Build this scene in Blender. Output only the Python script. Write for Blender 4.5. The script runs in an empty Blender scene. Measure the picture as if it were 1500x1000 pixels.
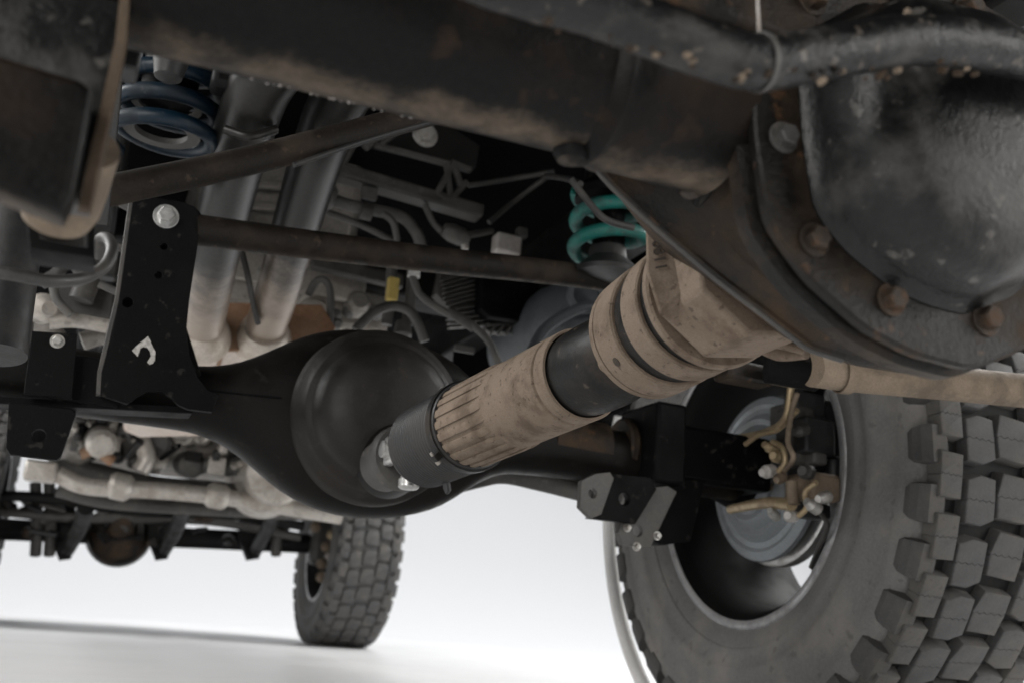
import bpy, math, random
from mathutils import Vector, Matrix
random.seed(7)
S = bpy.context.scene
COL = S.collection
# ------------------------------------------------------------------ camera
F_PX, YAW, PITCH, ROLL, CAM_H = 1458.0, 22.0, 15.6, 4.5, 0.18
_y, _p, _r = map(math.radians, (YAW, PITCH, ROLL))
FWD = Vector((math.sin(_y)*math.cos(_p), math.cos(_y)*math.cos(_p), math.sin(_p)))
_rt = Vector((math.cos(_y), -math.sin(_y), 0)); _up = _rt.cross(FWD)
RGT = _rt*math.cos(_r) + _up*math.sin(_r); UPV = -_rt*math.sin(_r) + _up*math.cos(_r)
CAM = Vector((0, 0, CAM_H))
cd = bpy.data.cameras.new('camera'); cam = bpy.data.objects.new('camera', cd); COL.objects.link(cam)
cd.sensor_width = 36; cd.lens = F_PX*36/1500; cd.clip_start = .02; cd.clip_end = 200
M = Matrix.Identity(4)
for i, v in enumerate((RGT, UPV, -FWD)):
    for k in range(3): M[k][i] = v[k]
M.translation = CAM; cam.matrix_world = M
cd.dof.use_dof = True; cd.dof.focus_distance = 0.95; cd.dof.aperture_fstop = 7.0; cd.dof.aperture_blades = 0
S.camera = cam
# ------------------------------------------------------------------ light
W = bpy.data.worlds.new('World'); S.world = W; W.use_nodes = True
bg = W.node_tree.nodes['Background']; bg.inputs[0].default_value = (.93, .965, 1, 1); bg.inputs[1].default_value = 0.06
def area(name, loc, target, sx, sy, power, col=(1, 1, 1)):
    l = bpy.data.lights.new(name, 'AREA'); l.shape = 'RECTANGLE'; l.size = sx; l.size_y = sy; l.energy = power; l.color = col
    o = bpy.data.objects.new(name, l); COL.objects.link(o); o.location = loc
    o.rotation_euler = (Vector(target)-Vector(loc)).to_track_quat('-Z', 'Y').to_euler(); return o
area('softbox_front', (1.6, 5.8, 4.6), (1.4, 10.0, 1.2), 6, 3.0, 172, (.975, .985, 1))
area('softbox_right', (4.6, 2.6, 3.4), (2.4, 2.4, 0), 3.6, 2.6, 300, (1, .995, .98))
area('softbox_left', (-4.2, 3.2, 3.2), (-1.6, 3.0, 0), 3.6, 2.6, 260, (1, .995, .98))
area('softbox_rear_right', (3.6, -1.9, 1.5), (1.0, 1.0, .35), 2.2, 2.0, 50, (1, .98, .95))
area('fill_rear_left', (-2.6, -2.2, 1.4), (.8, 1.2, .35), 2.2, 1.8, 62, (1, .98, .95))  # unseen fill lamp, added to brighten sidewall, sleeve and dome
S.view_settings.view_transform = 'Standard'; S.view_settings.look = 'None'
S.view_settings.exposure = 0.62; S.view_settings.gamma = 1
S.render.engine = 'CYCLES'
# ------------------------------------------------------------------ pixel helpers
def ray(px, py): return FWD + RGT*((px-750)/F_PX) - UPV*((py-500)/F_PX)
def P(px, py, Y): r = ray(px, py); return CAM + r*(Y/r.y)
def PX(px, py, X): r = ray(px, py); return CAM + r*(X/r.x)
# ------------------------------------------------------------------ materials
def mat(name, base, rough=.5, metal=0., dust=None, amt=.4, scale=14, bump=.12, fine=260, chip=None, chip_amt=.0, lo=.42, hi=.68, spec=.5, spray_lit=0., spray_lit_col=(.19, .145, .105), ygrad=None, b2=1., lift=1.55):
    m = bpy.data.materials.new(name); m.use_nodes = True; n = m.node_tree.nodes; L = m.node_tree.links
    b = n['Principled BSDF']; b.inputs['Roughness'].default_value = rough; b.inputs['Metallic'].default_value = metal
    b.inputs['Specular IOR Level'].default_value = spec
    tc = n.new('ShaderNodeTexCoord')
    def noise(sc, det=6, ro=.62):
        x = n.new('ShaderNodeTexNoise'); x.inputs['Scale'].default_value = sc; x.inputs['Detail'].default_value = det
        x.inputs['Roughness'].default_value = ro; L.new(tc.outputs['Object'], x.inputs['Vector']); return x.outputs['Fac']
    def ramp(src, a, c):
        x = n.new('ShaderNodeMapRange'); x.interpolation_type = 'SMOOTHSTEP'; x.inputs['From Min'].default_value = a; x.inputs['From Max'].default_value = c
        L.new(src, x.inputs['Value']); return x.outputs['Result']
    def mix(f, A, B):
        x = n.new('ShaderNodeMix'); x.data_type = 'RGBA'
        L.new(f, x.inputs['Factor'])
        for s, v in (('A', A), ('B', B)):
            k = [i for i in x.inputs if i.name == s and i.type == 'RGBA'][0]
            if isinstance(v, tuple): k.default_value = (*v, 1)
            else: L.new(v, k)
        return [o for o in x.outputs if o.type == 'RGBA'][0]
    def mul(a, v):
        x = n.new('ShaderNodeMath'); x.operation = 'MULTIPLY'; L.new(a, x.inputs[0])
        if isinstance(v, float): x.inputs[1].default_value = v
        else: L.new(v, x.inputs[1])
        return x.outputs[0]
    fn = noise(fine, 4, .7); big = noise(scale)
    col = mix(mul(ramp(fn, .35, .7), .45), base, tuple(min(1, c*lift+(.004 if lift > 1.2 else 0)) for c in base))
    if dust:
        f = mul(ramp(big, lo, hi), float(amt))
        col = mix(f, col, dust)
        rr = n.new('ShaderNodeMapRange'); L.new(f, rr.inputs['Value']); rr.inputs['To Min'].default_value = rough; rr.inputs['To Max'].default_value = min(1, rough+.35)
        L.new(rr.outputs['Result'], b.inputs['Roughness'])
        if metal > 0:
            mm = n.new('ShaderNodeMapRange'); L.new(f, mm.inputs['Value']); mm.inputs['To Min'].default_value = metal; mm.inputs['To Max'].default_value = 0
            L.new(mm.outputs['Result'], b.inputs['Metallic'])
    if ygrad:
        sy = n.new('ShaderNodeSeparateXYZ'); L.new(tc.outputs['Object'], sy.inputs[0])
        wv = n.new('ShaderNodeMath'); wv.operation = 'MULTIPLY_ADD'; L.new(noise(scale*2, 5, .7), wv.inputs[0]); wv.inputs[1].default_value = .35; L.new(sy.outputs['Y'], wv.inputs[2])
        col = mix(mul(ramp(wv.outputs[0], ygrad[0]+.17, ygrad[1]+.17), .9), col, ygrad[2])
    if spray_lit:  # road dust plus floor bounce light, painted tan on down-facing surfaces
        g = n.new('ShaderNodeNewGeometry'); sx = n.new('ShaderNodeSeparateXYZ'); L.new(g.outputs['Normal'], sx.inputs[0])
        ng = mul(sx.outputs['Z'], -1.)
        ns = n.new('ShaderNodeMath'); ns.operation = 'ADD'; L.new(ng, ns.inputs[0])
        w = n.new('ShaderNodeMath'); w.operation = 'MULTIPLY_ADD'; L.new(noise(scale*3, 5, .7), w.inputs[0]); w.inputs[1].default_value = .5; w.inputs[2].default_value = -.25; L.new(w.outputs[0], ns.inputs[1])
        col = mix(mul(ramp(ns.outputs[0], .90, 1.14), float(spray_lit)), col, spray_lit_col)
    if chip:
        col = mix(mul(ramp(noise(scale*5, 3, .5), .62, .70), float(chip_amt)), col, chip)
    L.new(col, b.inputs['Base Color'])
    if bump:
        bp = n.new('ShaderNodeBump'); bp.inputs['Strength'].default_value = bump; bp.inputs['Distance'].default_value = .002
        s = n.new('ShaderNodeMath'); s.operation = 'ADD'; L.new(fn, s.inputs[0]); L.new(mul(noise(scale*4, 4), float(b2)), s.inputs[1])
        L.new(s.outputs[0], bp.inputs['Height']); L.new(bp.outputs['Normal'], b.inputs['Normal'])
    return m
BROWN = (.17, .118, .078); RUST = (.13, .06, .028)
m_axle = mat('axle_black_paint_dusty', (.0022, .002, .0019), .46, 0, (.042, .025, .0145), .8, 7, .3, 240, (.06, .034, .018), .25, lo=.50, hi=.84, spec=.16, spray_lit=.8, b2=.6)
m_cover = mat('cover_worn_paint', (.0045, .0045, .0046), .32, .0, (.11, .106, .10), .7, 12, .4, 170, (.17, .16, .145), .45, lo=.50, hi=.74, spec=.35, b2=.25)
m_casting = mat('casting_dusty_rust', (.0035, .003, .0024), .45, 0, (.058, .037, .022), .95, 12, .5, 200, (.11, .055, .026), .4, lo=.385, hi=.68, spec=.28, spray_lit=.3, b2=.6)
m_link = mat('brown_filmed_bar', (.010, .0078, .006), .6, 0, (.042, .031, .023), .8, 16, .3, 300, (.075, .05, .034), .4, spec=.2, spray_lit=.6)
m_edge = mat('brown_plate_edge', (.085, .062, .043), .7, 0, (.045, .032, .022), .8, 22, .3, 300, spec=.2)
m_brown = mat('road_dust_brown', (.172, .131, .098), .78, 0, (.105, .076, .055), .85, 30, .5, 620, (.055, .037, .026), .6, spec=.25)
m_tubedust = mat('dusty_tan_tube', (.20, .155, .112), .72, 0, (.11, .085, .064), .8, 20, .2, 420, spec=.3)
m_black = mat('black_powder_coat', (.0020, .0020, .0022), .5, 0, (.005, .0047, .0045), .6, 12, .2, 420, (.04, .037, .034), .45, spec=.10)
m_bar = mat('blistered_bar_paint', (.0045, .0047, .005), .36, 0, (.075, .070, .064), .7, 26, .7, 160, (.13, .11, .09), .6, lo=.50, hi=.74, spec=.45)
m_groove = mat('clean_shaded_rubber', (.009, .009, .009), .7, 0, (.075, .062, .048), .5, 24, .2, 260, lo=.55, hi=.75, spec=.3)  # clean rubber, blackened further to carry the shade in the tread grooves
m_black2 = mat('black_frame_paint', (.003, .003, .003), .55, 0, (.013, .011, .0095), .6, 8, .15, 200, spec=.2)
m_satin = mat('black_satin_cover', (.0032, .0027, .0024), .40, 0, (.009, .007, .006), .8, 10, .15, 300, (.03, .026, .022), .3, spec=.16)
m_dome = mat('dusty_dome_paint', (.0085, .0074, .0066), .44, 0, (.024, .0195, .016), .8, 9, .2, 300, (.04, .034, .028), .3, spec=.3)
m_boot = mat('black_rubber_boot', (.0045, .0044, .0043), .40, 0, (.045, .035, .027), .7, 16, .2, 300, (.12, .095, .072), .4, lo=.50, hi=.74, spec=.22)
m_rubber = mat('tyre_rubber', (.15, .147, .143), .80, 0, (.26, .243, .224), .75, 9, .5, 220, (.09, .085, .08), .5)
m_rubber2 = mat('tyre_lug_rubber', (.055, .054, .054), .66, 0, (.125, .114, .10), .65, 18, .3, 260, (.03, .028, .027), .3)
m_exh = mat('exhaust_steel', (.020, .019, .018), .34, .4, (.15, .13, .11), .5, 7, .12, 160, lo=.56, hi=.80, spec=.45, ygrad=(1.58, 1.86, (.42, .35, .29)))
m_collar = mat('aluminised_steel', (.55, .50, .44), .42, .6, (.32, .24, .17), .6, 18, .1, 200)
m_muff = mat('muffler_rust_brown', (.23, .125, .07), .6, .2, (.32, .22, .15), .6, 12, .15, 160)
m_shield = mat('muffler_pale_shell', (.62, .55, .49), .4, .3, (.45, .27, .17), .6, 7, .1, 140)
m_alu = mat('cast_aluminium', (.24, .225, .205), .45, .5, (.12, .104, .088), .7, 14, .3, 140, (.05, .045, .04), .4)
m_alu2 = mat('bright_aluminium', (.46, .43, .39), .38, .5, (.22, .18, .145), .6, 14, .2, 160, (.08, .07, .06), .35)
m_steel = mat('bright_steel', (.55, .55, .54), .3, .85, (.25, .22, .19), .4, 40, .1, 300)
m_bolt = mat('zinc_bolt', (.42, .41, .39), .4, .6, (.20, .16, .12), .6, 60, .1, 300)
m_rbolt = mat('rusty_bolt', (.030, .022, .016), .55, .2, (.095, .05, .024), .8, 70, .4, 400)
m_grey = mat('grey_frame_dusty', (.045, .043, .041), .5, .1, (.11, .10, .088), .6, 15, .2, 200, (.2, .18, .16), .25)
m_dgrey = mat('dark_grey_plastic', (.018, .018, .0185), .45, 0, (.05, .046, .042), .6, 16, .15, 200, spec=.4)
m_hose = mat('grey_hose', (.070, .068, .065), .5, 0, (.15, .138, .122), .5, 30, .12, 300)
m_wire = mat('dark_wire', (.03, .029, .028), .5, 0, (.09, .08, .07), .5, 40, .05, 300)
m_teal = mat('teal_spring_paint', (.011, .145, .122), .46, 0, (.035, .085, .074), .75, 30, .2, 300, (.10, .09, .08), .7, lo=.45, hi=.65)
m_blue = mat('blue_spring_paint', (.002, .012, .023), .36, 0, (.006, .009, .012), .7, 22, .15, 300, (.05, .055, .06), .5, spec=.4)
m_pale = mat('pale_perch', (.45, .43, .41), .5, 0, (.25, .2, .16), .6, 18, .1, 300)
m_tank = mat('blue_grey_plastic', (.085, .094, .102), .4, 0, (.05, .054, .058), .6, 9, .1, 160)
m_disc = mat('brake_shield_grey', (.22, .24, .255), .45, .2, (.13, .125, .12), .5, 10, .08, 300)
m_gold = mat('passivated_fitting', (.40, .31, .19), .4, .5, (.2, .14, .09), .6, 40, .1, 300)
m_yellow = mat('yellow_connector', (.55, .42, .12), .5, 0, (.3, .22, .1), .5, 40, .05, 300)
m_white = mat('white_plastic', (.68, .67, .64), .5, 0, (.45, .42, .38), .4, 30, .05, 300)
m_rim = mat('dark_alloy_rim', (.005, .005, .005), .7, 0, (.012, .011, .010), .6, 10, .1, 300, spec=.12)
m_lip = mat('rim_lip_alloy', (.34, .34, .345), .38, .65, (.12, .115, .11), .6, 16, .1, 300)
m_decal = mat('white_decal', (.44, .42, .395), .55, 0, (.2, .185, .165), .6, 160, .0, 500)
m_ink = mat('engraved_dark', (.035, .025, .018), .8, 0)
m_pan = mat('underbody_sealer', (.0015, .0015, .0016), .9, 0, (.004, .0036, .0034), .6, 5, .15, 60, spec=.05)
m_floor = mat('studio_floor_white', (.66, .66, .665), .38, 0, (.58, .58, .585), .5, 1.3, .0, 6, lift=1.03)
m_wall = mat('studio_wall_white', (.66, .665, .675), .6, 0, (.645, .65, .66), .3, .25, .0, .8, lift=1.0)
m_fender = mat('pale_fender_lip', (.80, .79, .77), .4, 0, (.7, .69, .66), .5, 10, .04, 200)
# ------------------------------------------------------------------ mesh helpers
def finish(name, verts, faces, m, parent=None, sharp=40, bevel=0, seg=2, loc=None, flat=False):
    me = bpy.data.meshes.new(name); me.from_pydata([tuple(v) for v in verts], [], faces); me.validate(); me.update()
    import bmesh
    bm = bmesh.new(); bm.from_mesh(me); bmesh.ops.recalc_face_normals(bm, faces=bm.faces[:]); bm.to_mesh(me); bm.free()
    if not flat:
        me.shade_smooth(); me.set_sharp_from_angle(angle=math.radians(sharp))
    me.materials.append(m)
    o = bpy.data.objects.new(name, me); COL.objects.link(o)
    if parent: o.parent = parent
    if bevel:
        b = o.modifiers.new('bevel', 'BEVEL'); b.width = bevel; b.segments = seg; b.limit_method = 'ANGLE'; b.angle_limit = math.radians(35)
        b.harden_normals = False
    return o
def frame_of(d, hint=Vector((0, 0, 1))):
    d = d.normalized()
    if abs(d.dot(hint)) > .95: hint = Vector((1, 0, 0))
    a = hint.cross(d).normalized(); return a, d.cross(a).normalized()
def spline(pts, n=8):
    pts = [Vector(p) for p in pts]
    if len(pts) < 3: return pts
    out = []; q = [pts[0]*2-pts[1]] + pts + [pts[-1]*2-pts[-2]]
    for i in range(1, len(q)-2):
        a, b, c, d = q[i-1:i+3]
        for k in range(n):
            t = k/n
            out.append(.5*((2*b) + (c-a)*t + (2*a-5*b+4*c-d)*t*t + (-a+3*b-3*c+d)*t**3))
    out.append(pts[-1]); return out
def tube_geo(pts, r, seg=14, sx=1., wob=0.):
    n = len(pts); V = []; Fc = []
    d0 = (pts[1]-pts[0]).normalized(); a, b = frame_of(d0)
    for i, p in enumerate(pts):
        d = (pts[min(i+1, n-1)]-pts[max(i-1, 0)]).normalized()
        a = (a-d*a.dot(d)).normalized(); b = d.cross(a).normalized()
        rr = r[i] if isinstance(r, (list, tuple)) else r
        for k in range(seg):
            t = 2*math.pi*k/seg; w = 1+wob*(random.random()-.5)
            V.append(p + (a*math.cos(t)*sx + b*math.sin(t))*rr*w)
    for i in range(n-1):
        for k in range(seg):
            k2 = (k+1) % seg; Fc.append((i*seg+k, i*seg+k2, (i+1)*seg+k2, (i+1)*seg+k))
    Fc.append(tuple(range(seg))); Fc.append(tuple((n-1)*seg+k for k in range(seg)))
    return V, Fc
def tube(name, pts, r, m, parent=None, seg=14, n=8, wob=0., sx=1., bevel=0):
    pts = [Vector(p) for p in pts]; k = len(pts); s = spline(pts, n)
    if isinstance(r, (list, tuple)):
        rr = []
        for i in range(len(s)):
            t = i/(len(s)-1)*(k-1); j = min(int(t), k-2); rr.append(r[j]+(r[j+1]-r[j])*(t-j))
        r = rr
    V, Fc = tube_geo(s, r, seg, sx, wob)
    return finish(name, V, Fc, m, parent, 50, bevel)
def tubepx(name, pl, r, m, parent=None, **k): return tube(name, [P(*p) for p in pl], r, m, parent, **k)
def lathe_geo(base, axis, prof, seg=40, hint=Vector((0, 0, 1)), closed=False, ph=0):
    base = Vector(base); axis = Vector(axis).normalized(); a, b = frame_of(axis, hint); V = []; Fc = []
    for t, r in prof:
        for k in range(seg):
            u = 2*math.pi*(k/seg)+ph; V.append(base+axis*t+(a*math.cos(u)+b*math.sin(u))*max(r, 1e-5))
    n = len(prof)
    for i in range(n if closed else n-1):
        j = (i+1) % n
        for k in range(seg):
            k2 = (k+1) % seg; Fc.append((i*seg+k, i*seg+k2, j*seg+k2, j*seg+k))
    if not closed:
        Fc.append(tuple(range(seg))); Fc.append(tuple((n-1)*seg+k for k in range(seg)))
    return V, Fc
def lathe(name, base, axis, prof, m, parent=None, seg=40, bevel=0, sharp=35, closed=False, ph=0):
    V, Fc = lathe_geo(base, axis, prof, seg, closed=closed, ph=ph); return finish(name, V, Fc, m, parent, sharp, bevel)
def box_geo(c, ax, h):
    V = [c+ax[0]*(h[0]*i)+ax[1]*(h[1]*j)+ax[2]*(h[2]*k) for i in (-1, 1) for j in (-1, 1) for k in (-1, 1)]
    return V, [(0, 1, 3, 2), (4, 6, 7, 5), (0, 4, 5, 1), (2, 3, 7, 6), (0, 2, 6, 4), (1, 5, 7, 3)]
AX = (Vector((1, 0, 0)), Vector((0, 1, 0)), Vector((0, 0, 1)))
def box(name, c, h, m, parent=None, bevel=.003, ax=AX):
    V, Fc = box_geo(Vector(c), ax, h); return finish(name, V, Fc, m, parent, 40, bevel)
def beam(name, a, b, w, h, m, parent=None, bevel=.003, hint=Vector((0, 0, 1))):
    a = Vector(a); b = Vector(b); d = b-a; u, v = frame_of(d, hint)
    return box(name, (a+b)/2, (w/2, h/2, d.length/2), m, parent, bevel, (u, v, d.normalized()))
def polyplate(name, outer, o, ux, uy, th, m, parent=None, holes=(), bevel=.0012, seg=28):
    """flat plate with real holes: 2D outline extruded along ux x uy"""
    cu = bpy.data.curves.new(name+'_c', 'CURVE'); cu.dimensions = '2D'; cu.fill_mode = 'BOTH'; cu.extrude = th/2; cu.bevel_depth = bevel; cu.bevel_resolution = 1
    loops = [outer] + [[(x+r*math.cos(2*math.pi*k/seg), y+r*math.sin(2*math.pi*k/seg)) for k in range(seg)] for x, y, r in holes]
    for l in loops:
        sp = cu.splines.new('POLY'); sp.points.add(len(l)-1); sp.use_cyclic_u = True
        for p, q in zip(sp.points, l): p.co = (q[0], q[1], 0, 1)
    t = bpy.data.objects.new('t', cu); COL.objects.link(t)
    me = bpy.data.meshes.new_from_object(t); bpy.data.objects.remove(t); bpy.data.curves.remove(cu)
    uz = ux.cross(uy)
    Vv = [o+ux*v.co.x+uy*v.co.y+uz*v.co.z for v in me.vertices]; Fc = [tuple(p.vertices) for p in me.polygons]
    bpy.data.meshes.remove(me)
    ob = finish(name, Vv, Fc, m, parent, 30); return ob
def platepx(name, pl, Y, th, m, parent=None, holes=(), bevel=.0012, rnd=0):
    q = [P(x, y, Y) for x, y in pl]
    if rnd: q = spline(q+[q[0]], rnd)[:-1]
    hs = []
    for x, y, r in holes:
        c = P(x, y, Y); hs.append((c.x, c.z, (P(x+r, y, Y)-c).length))
    return polyplate(name, [(v.x, v.z) for v in q], Vector((0, Y+th/2, 0)), AX[0], AX[2], th, m, parent, hs, bevel)
def bolt(name, p, axis, r, h, m, parent, washer=True):
    axis = Vector(axis).normalized(); V, Fc = lathe_geo(p, axis, [(0, r*1.45), (h*.22, r*1.45), (h*.25, r*1.4)] if washer else [(0, r), (.0003, r)], 20)
    V2, F2 = lathe_geo(Vector(p)+axis*h*.2, axis, [(0, r), (h*.7, r), (h*.85, r*.86)], 6)
    k = len(V); return finish(name, V+V2, Fc+[tuple(i+k for i in f) for f in F2], m, parent, 30)
def join(*gs):
    V = []; Fc = []
    for v, f in gs:
        k = len(V); V += list(v); Fc += [tuple(i+k for i in q) for q in f]
    return V, Fc
def tag(o, label=None, cat=None, group=None, kind=None):
    for k, v in (('label', label), ('category', cat), ('group', group), ('kind', kind)):
        if v: o[k] = v
    return o
# ------------------------------------------------------------------ setting
V, Fc = [], []
NS = 96
prof = [(0.001, 0), (3, 0), (7.2, 0)]
V, Fc = lathe_geo((.4, 2.4, 0), (0, 0, 1), [(0, .01), (0, 3), (0, 5.2)], NS)
Fc = Fc[:-1]
tag(finish('floor', V, Fc, m_floor, None, 60), kind='structure')
arc = [(-.003, 5.16)] + [(.0+4.2*(1-math.cos(a)), 5.2+4.6*math.sin(a)) for a in [math.radians(3*i) for i in range(1, 31)]] + [(5.2, 9.8)]
V, Fc = lathe_geo((.4, 2.4, 0), (0, 0, 1), arc, NS)
Fc = [f for f in Fc[:-2] if sum(V[i].y for i in f)/len(f) > -1.2]
tag(finish('backdrop', V, Fc, m_wall, None, 60), kind='structure')
# ------------------------------------------------------------------ the truck
TRUCK = bpy.data.objects.new('six_wheel_truck', None); COL.objects.link(TRUCK); TRUCK.location = (0, 0, 0)
tag(TRUCK, 'dusty black underside of a lifted six-wheel truck with axles and drive shaft', 'truck')
T = TRUCK
# ---- body above (shades everything)
CX = .38
pan_g = [box_geo(Vector((CX, 2.35, 1.30)), AX, (.98, 3.3, .04))]
for x in (-.9, .9): pan_g.append(box_geo(Vector((CX+x, 2.6, 1.16)), AX, (.05, .62 if 0 else .9, .16)))
pan = finish('body_floor_pan', *join(*pan_g), m_pan, T, 40, .01)
for x in (CX-.47, CX+.55):
    beam('frame_rail', (x, -.5, 1.02), (x, 5.5, 1.0), .075, .16, m_black2, T, .008)
for y, z in ((1.02, 1.02), (2.35, .98), (3.2, .95)):
    beam('frame_crossmember', (CX-.44, y, z), (CX+.52, y, z), .12, .09, m_black2, T, .01)

for x in (CX-1.0, CX+1.02):
    box('sill_shade_panel', (x, 3.10, 1.05), (.03, 1.12, .26), m_pan, T, .02)  # unseen sills, added to keep side light off the underbody
box('rear_apron', (CX, -.92, 1.02), (.95, .03, .28), m_pan, T, .02)
# ================= rear (near) axle
YN = .47
nz0, nz1 = P(-120, -150, YN), P(880, 124, YN)
d = (nz1-nz0)
TR = .0445
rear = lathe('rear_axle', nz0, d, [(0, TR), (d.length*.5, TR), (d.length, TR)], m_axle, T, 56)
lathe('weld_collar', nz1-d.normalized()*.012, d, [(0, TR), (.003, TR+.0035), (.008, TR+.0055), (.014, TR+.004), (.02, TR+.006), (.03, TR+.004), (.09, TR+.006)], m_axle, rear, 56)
# drip of weld and boss under the tube end
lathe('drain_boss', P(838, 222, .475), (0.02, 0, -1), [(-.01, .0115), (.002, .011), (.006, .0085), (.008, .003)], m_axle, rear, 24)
random.seed(21)
dn = d.normalized(); dside = Vector((0, 1, 0)); ddn = dn.cross(dside).normalized(); ddn = ddn if ddn.z < 0 else -ddn
for i in range(26):
    t_ = d.length*random.uniform(.44, .70); an = random.uniform(.30, .75)
    p_ = nz0+dn*t_+(ddn*math.cos(an)+dside*math.sin(an))*TR; r_ = random.uniform(.0003, .0011)
    lathe('salt_bead', p_-ddn*r_*.5, ddn, [(0, r_), (r_*.7, r_*.9), (r_*1.2, r_*.5), (r_*1.4, r_*.1)], m_pale, rear, 10)
def ring(px, Y, c, n=72, grow=0.):
    """closed outline from pixel polygon on plane Y, resampled by polar angle about c"""
    q = [P(x, y, Y) for x, y in px] if px and len(px[0]) == 2 and abs(px[0][0]) > 3 else [Vector((x, Y, z)) for x, z in px]
    pts = [(v.x-c[0], v.z-c[1]) for v in q]; out = []
    for k in range(n):
        t = 2*math.pi*k/n; dx, dz = math.cos(t), math.sin(t); best = 0
        for i in range(len(pts)):
            (x0, z0), (x1, z1) = pts[i], pts[(i+1) % len(pts)]; ex, ez = x1-x0, z1-z0; den = dx*ez-dz*ex
            if abs(den) < 1e-9: continue
            s = (x0*ez-z0*ex)/den; u = (x0*dz-z0*dx)/den
            if s > 0 and -1e-6 <= u <= 1+1e-6: best = max(best, s)
        out.append(best)
    return out
def smooth(l, k=1):
    for _ in range(k): l = [(l[i-1]+2*l[i]+l[(i+1) % len(l)])/4 for i in range(len(l))]
    return l
def loft(name, c, secs, m, parent, n=72, sharp=38, cap=True):
    V = []; Fc = []
    for Y, rad, sx in secs:
        for k in range(n):
            t = 2*math.pi*k/n; V.append(Vector((c[0]+sx[0]+math.cos(t)*rad[k], Y, c[1]+sx[1]+math.sin(t)*rad[k])))
    for i in range(len(secs)-1):
        for k in range(n):
            k2 = (k+1) % n; Fc.append((i*n+k, i*n+k2, (i+1)*n+k2, (i+1)*n+k))
    if cap: Fc.append(tuple(range(n))); Fc.append(tuple((len(secs)-1)*n+k for k in range(n)))
    return finish(name, V, Fc, m, parent, sharp)
NC = (.452, .465)
fl_px = [(1104, 60), (1107, 190), (1128, 325), (1188, 408), (1272, 482), (1345, 520), (1425, 541), (1520, 505)]
flp = [(P(x, y, .42).x, P(x, y, .42).z) for x, y in fl_px]
flp = flp + [(.575, .42), (.602, .47), (.59, .54), (.53, .595), (.45, .61), (.37, .595), (.318, .55)]
r_fl = smooth(ring(flp, .42, NC, 120), 1)
rb_px = [(862, 238), (940, 314), (1050, 409), (1185, 512), (1255, 534), (1330, 546), (1450, 522)]
rbp = [(P(x, y, .53).x, P(x, y, .53).z) for x, y in rb_px] + [(.66, .43), (.70, .485), (.66, .54), (.58, .60), (.45, .62), (.33, .59), (.27, .53), (.252, .49)]
r_rb = smooth(ring(rbp, .53, NC, 120), 1)
def blend(a, b, t, off=0.): return [x*(1-t)+y*t+off for x, y in zip(a, b)]
Z0 = (0, 0)
secs = [(.600, [x*.60 for x in r_rb], Z0), (.565, [x*.80 for x in r_rb], Z0), (.545, [x*.92 for x in r_rb], Z0), (.5365, [x-.006 for x in r_rb], Z0), (.5345, [x-.0012 for x in r_rb], Z0), (.5325, r_rb, Z0), (.5285, r_rb, Z0), (.5268, [x-.0014 for x in r_rb], Z0),
        (.5262, [x-.004 for x in r_rb], Z0), (.522, blend(r_fl, r_rb, .85, -.012), Z0), (.510, blend(r_fl, r_rb, .6, -.026), Z0), (.490, blend(r_fl, r_rb, .25, -.032), Z0), (.470, [x-.030 for x in r_fl], Z0), (.456, [x-.022 for x in r_fl], Z0), (.4505, [x-.005 for x in r_fl], Z0),
        (.4485, [x+.0005 for x in r_fl], Z0), (.4470, [x+.002 for x in r_fl], Z0), (.4365, [x+.002 for x in r_fl], Z0), (.4350, [x-.001 for x in r_fl], Z0), (.4325, [x-.012 for x in r_fl], Z0)]
loft('differential_housing', NC, secs, m_casting, rear, 120, 30)
V = [Vector((NC[0]+math.cos(2*math.pi*k/120)*(r_rb[k]-.0004), .5305, NC[1]+math.sin(2*math.pi*k/120)*(r_rb[k]-.0004))) for k in range(58, 93)]
tube('flange_edge', V, .0024, m_grey, rear, 8, 1)  # paler bead: worn edge, with its lit highlight put into the colour
secs = [(.4325, [x-.012 for x in r_fl], Z0), (.4300, [x-.012 for x in r_fl], Z0), (.4295, [x-.003 for x in r_fl], Z0), (.4285, [x-.001 for x in r_fl], Z0), (.4235, [x-.001 for x in r_fl], Z0), (.4220, [x-.003 for x in r_fl], Z0), (.4215, [x-.032 for x in r_fl], Z0), (.425, [x-.05 for x in r_fl], Z0)]
loft('cover_flange', NC, secs, m_casting, rear, 120, 30, False)
r_d = smooth([x-.033 for x in r_fl], 2)
secs = [(.4245, r_d, Z0), (.4205, r_d, Z0), (.4185, [x-.003 for x in r_d], Z0), (.411, [x-.0065 for x in r_d], Z0), (.399, [x-.010 for x in r_d], Z0), (.388, smooth([x-.0145 for x in r_d], 2), Z0), (.380, smooth([x-.022 for x in r_d], 4), (.002, .001)), (.374, smooth([x-.034 for x in r_d], 8), (.004, .002)), (.369, smooth([max(.02, x-.052) for x in r_d], 14), (.007, .003)), (.366, smooth([max(.012, x-.075) for x in r_d], 24), (.01, .004)), (.3645, [.02]*120, (.012, .005)), (.364, [.002]*120, (.012, .005))]
loft('differential_cover', NC, secs, m_cover, rear, 120, 40)
for bx, by, mm, rr in ((1146, 203, m_grey, .0066), (1191, 352, m_rbolt, .0070), (1304, 440, m_rbolt, .0070), (1443, 468, m_rbolt, .0075), (1148, 86, m_rbolt, .007)):
    bolt('cover_bolt', P(bx, by, .4222), (0, -1, 0), rr, .008, mm, rear)
for a in (10, 45, 80, 110, 140, 335):
    k = int(a/3) % 120; t = math.radians(a); r_ = r_fl[k]-.017
    bolt('cover_bolt', (NC[0]+math.cos(t)*r_, .4222, NC[1]+math.sin(t)*r_), (0, -1, 0), .007, .011, m_rbolt, rear)
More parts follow.
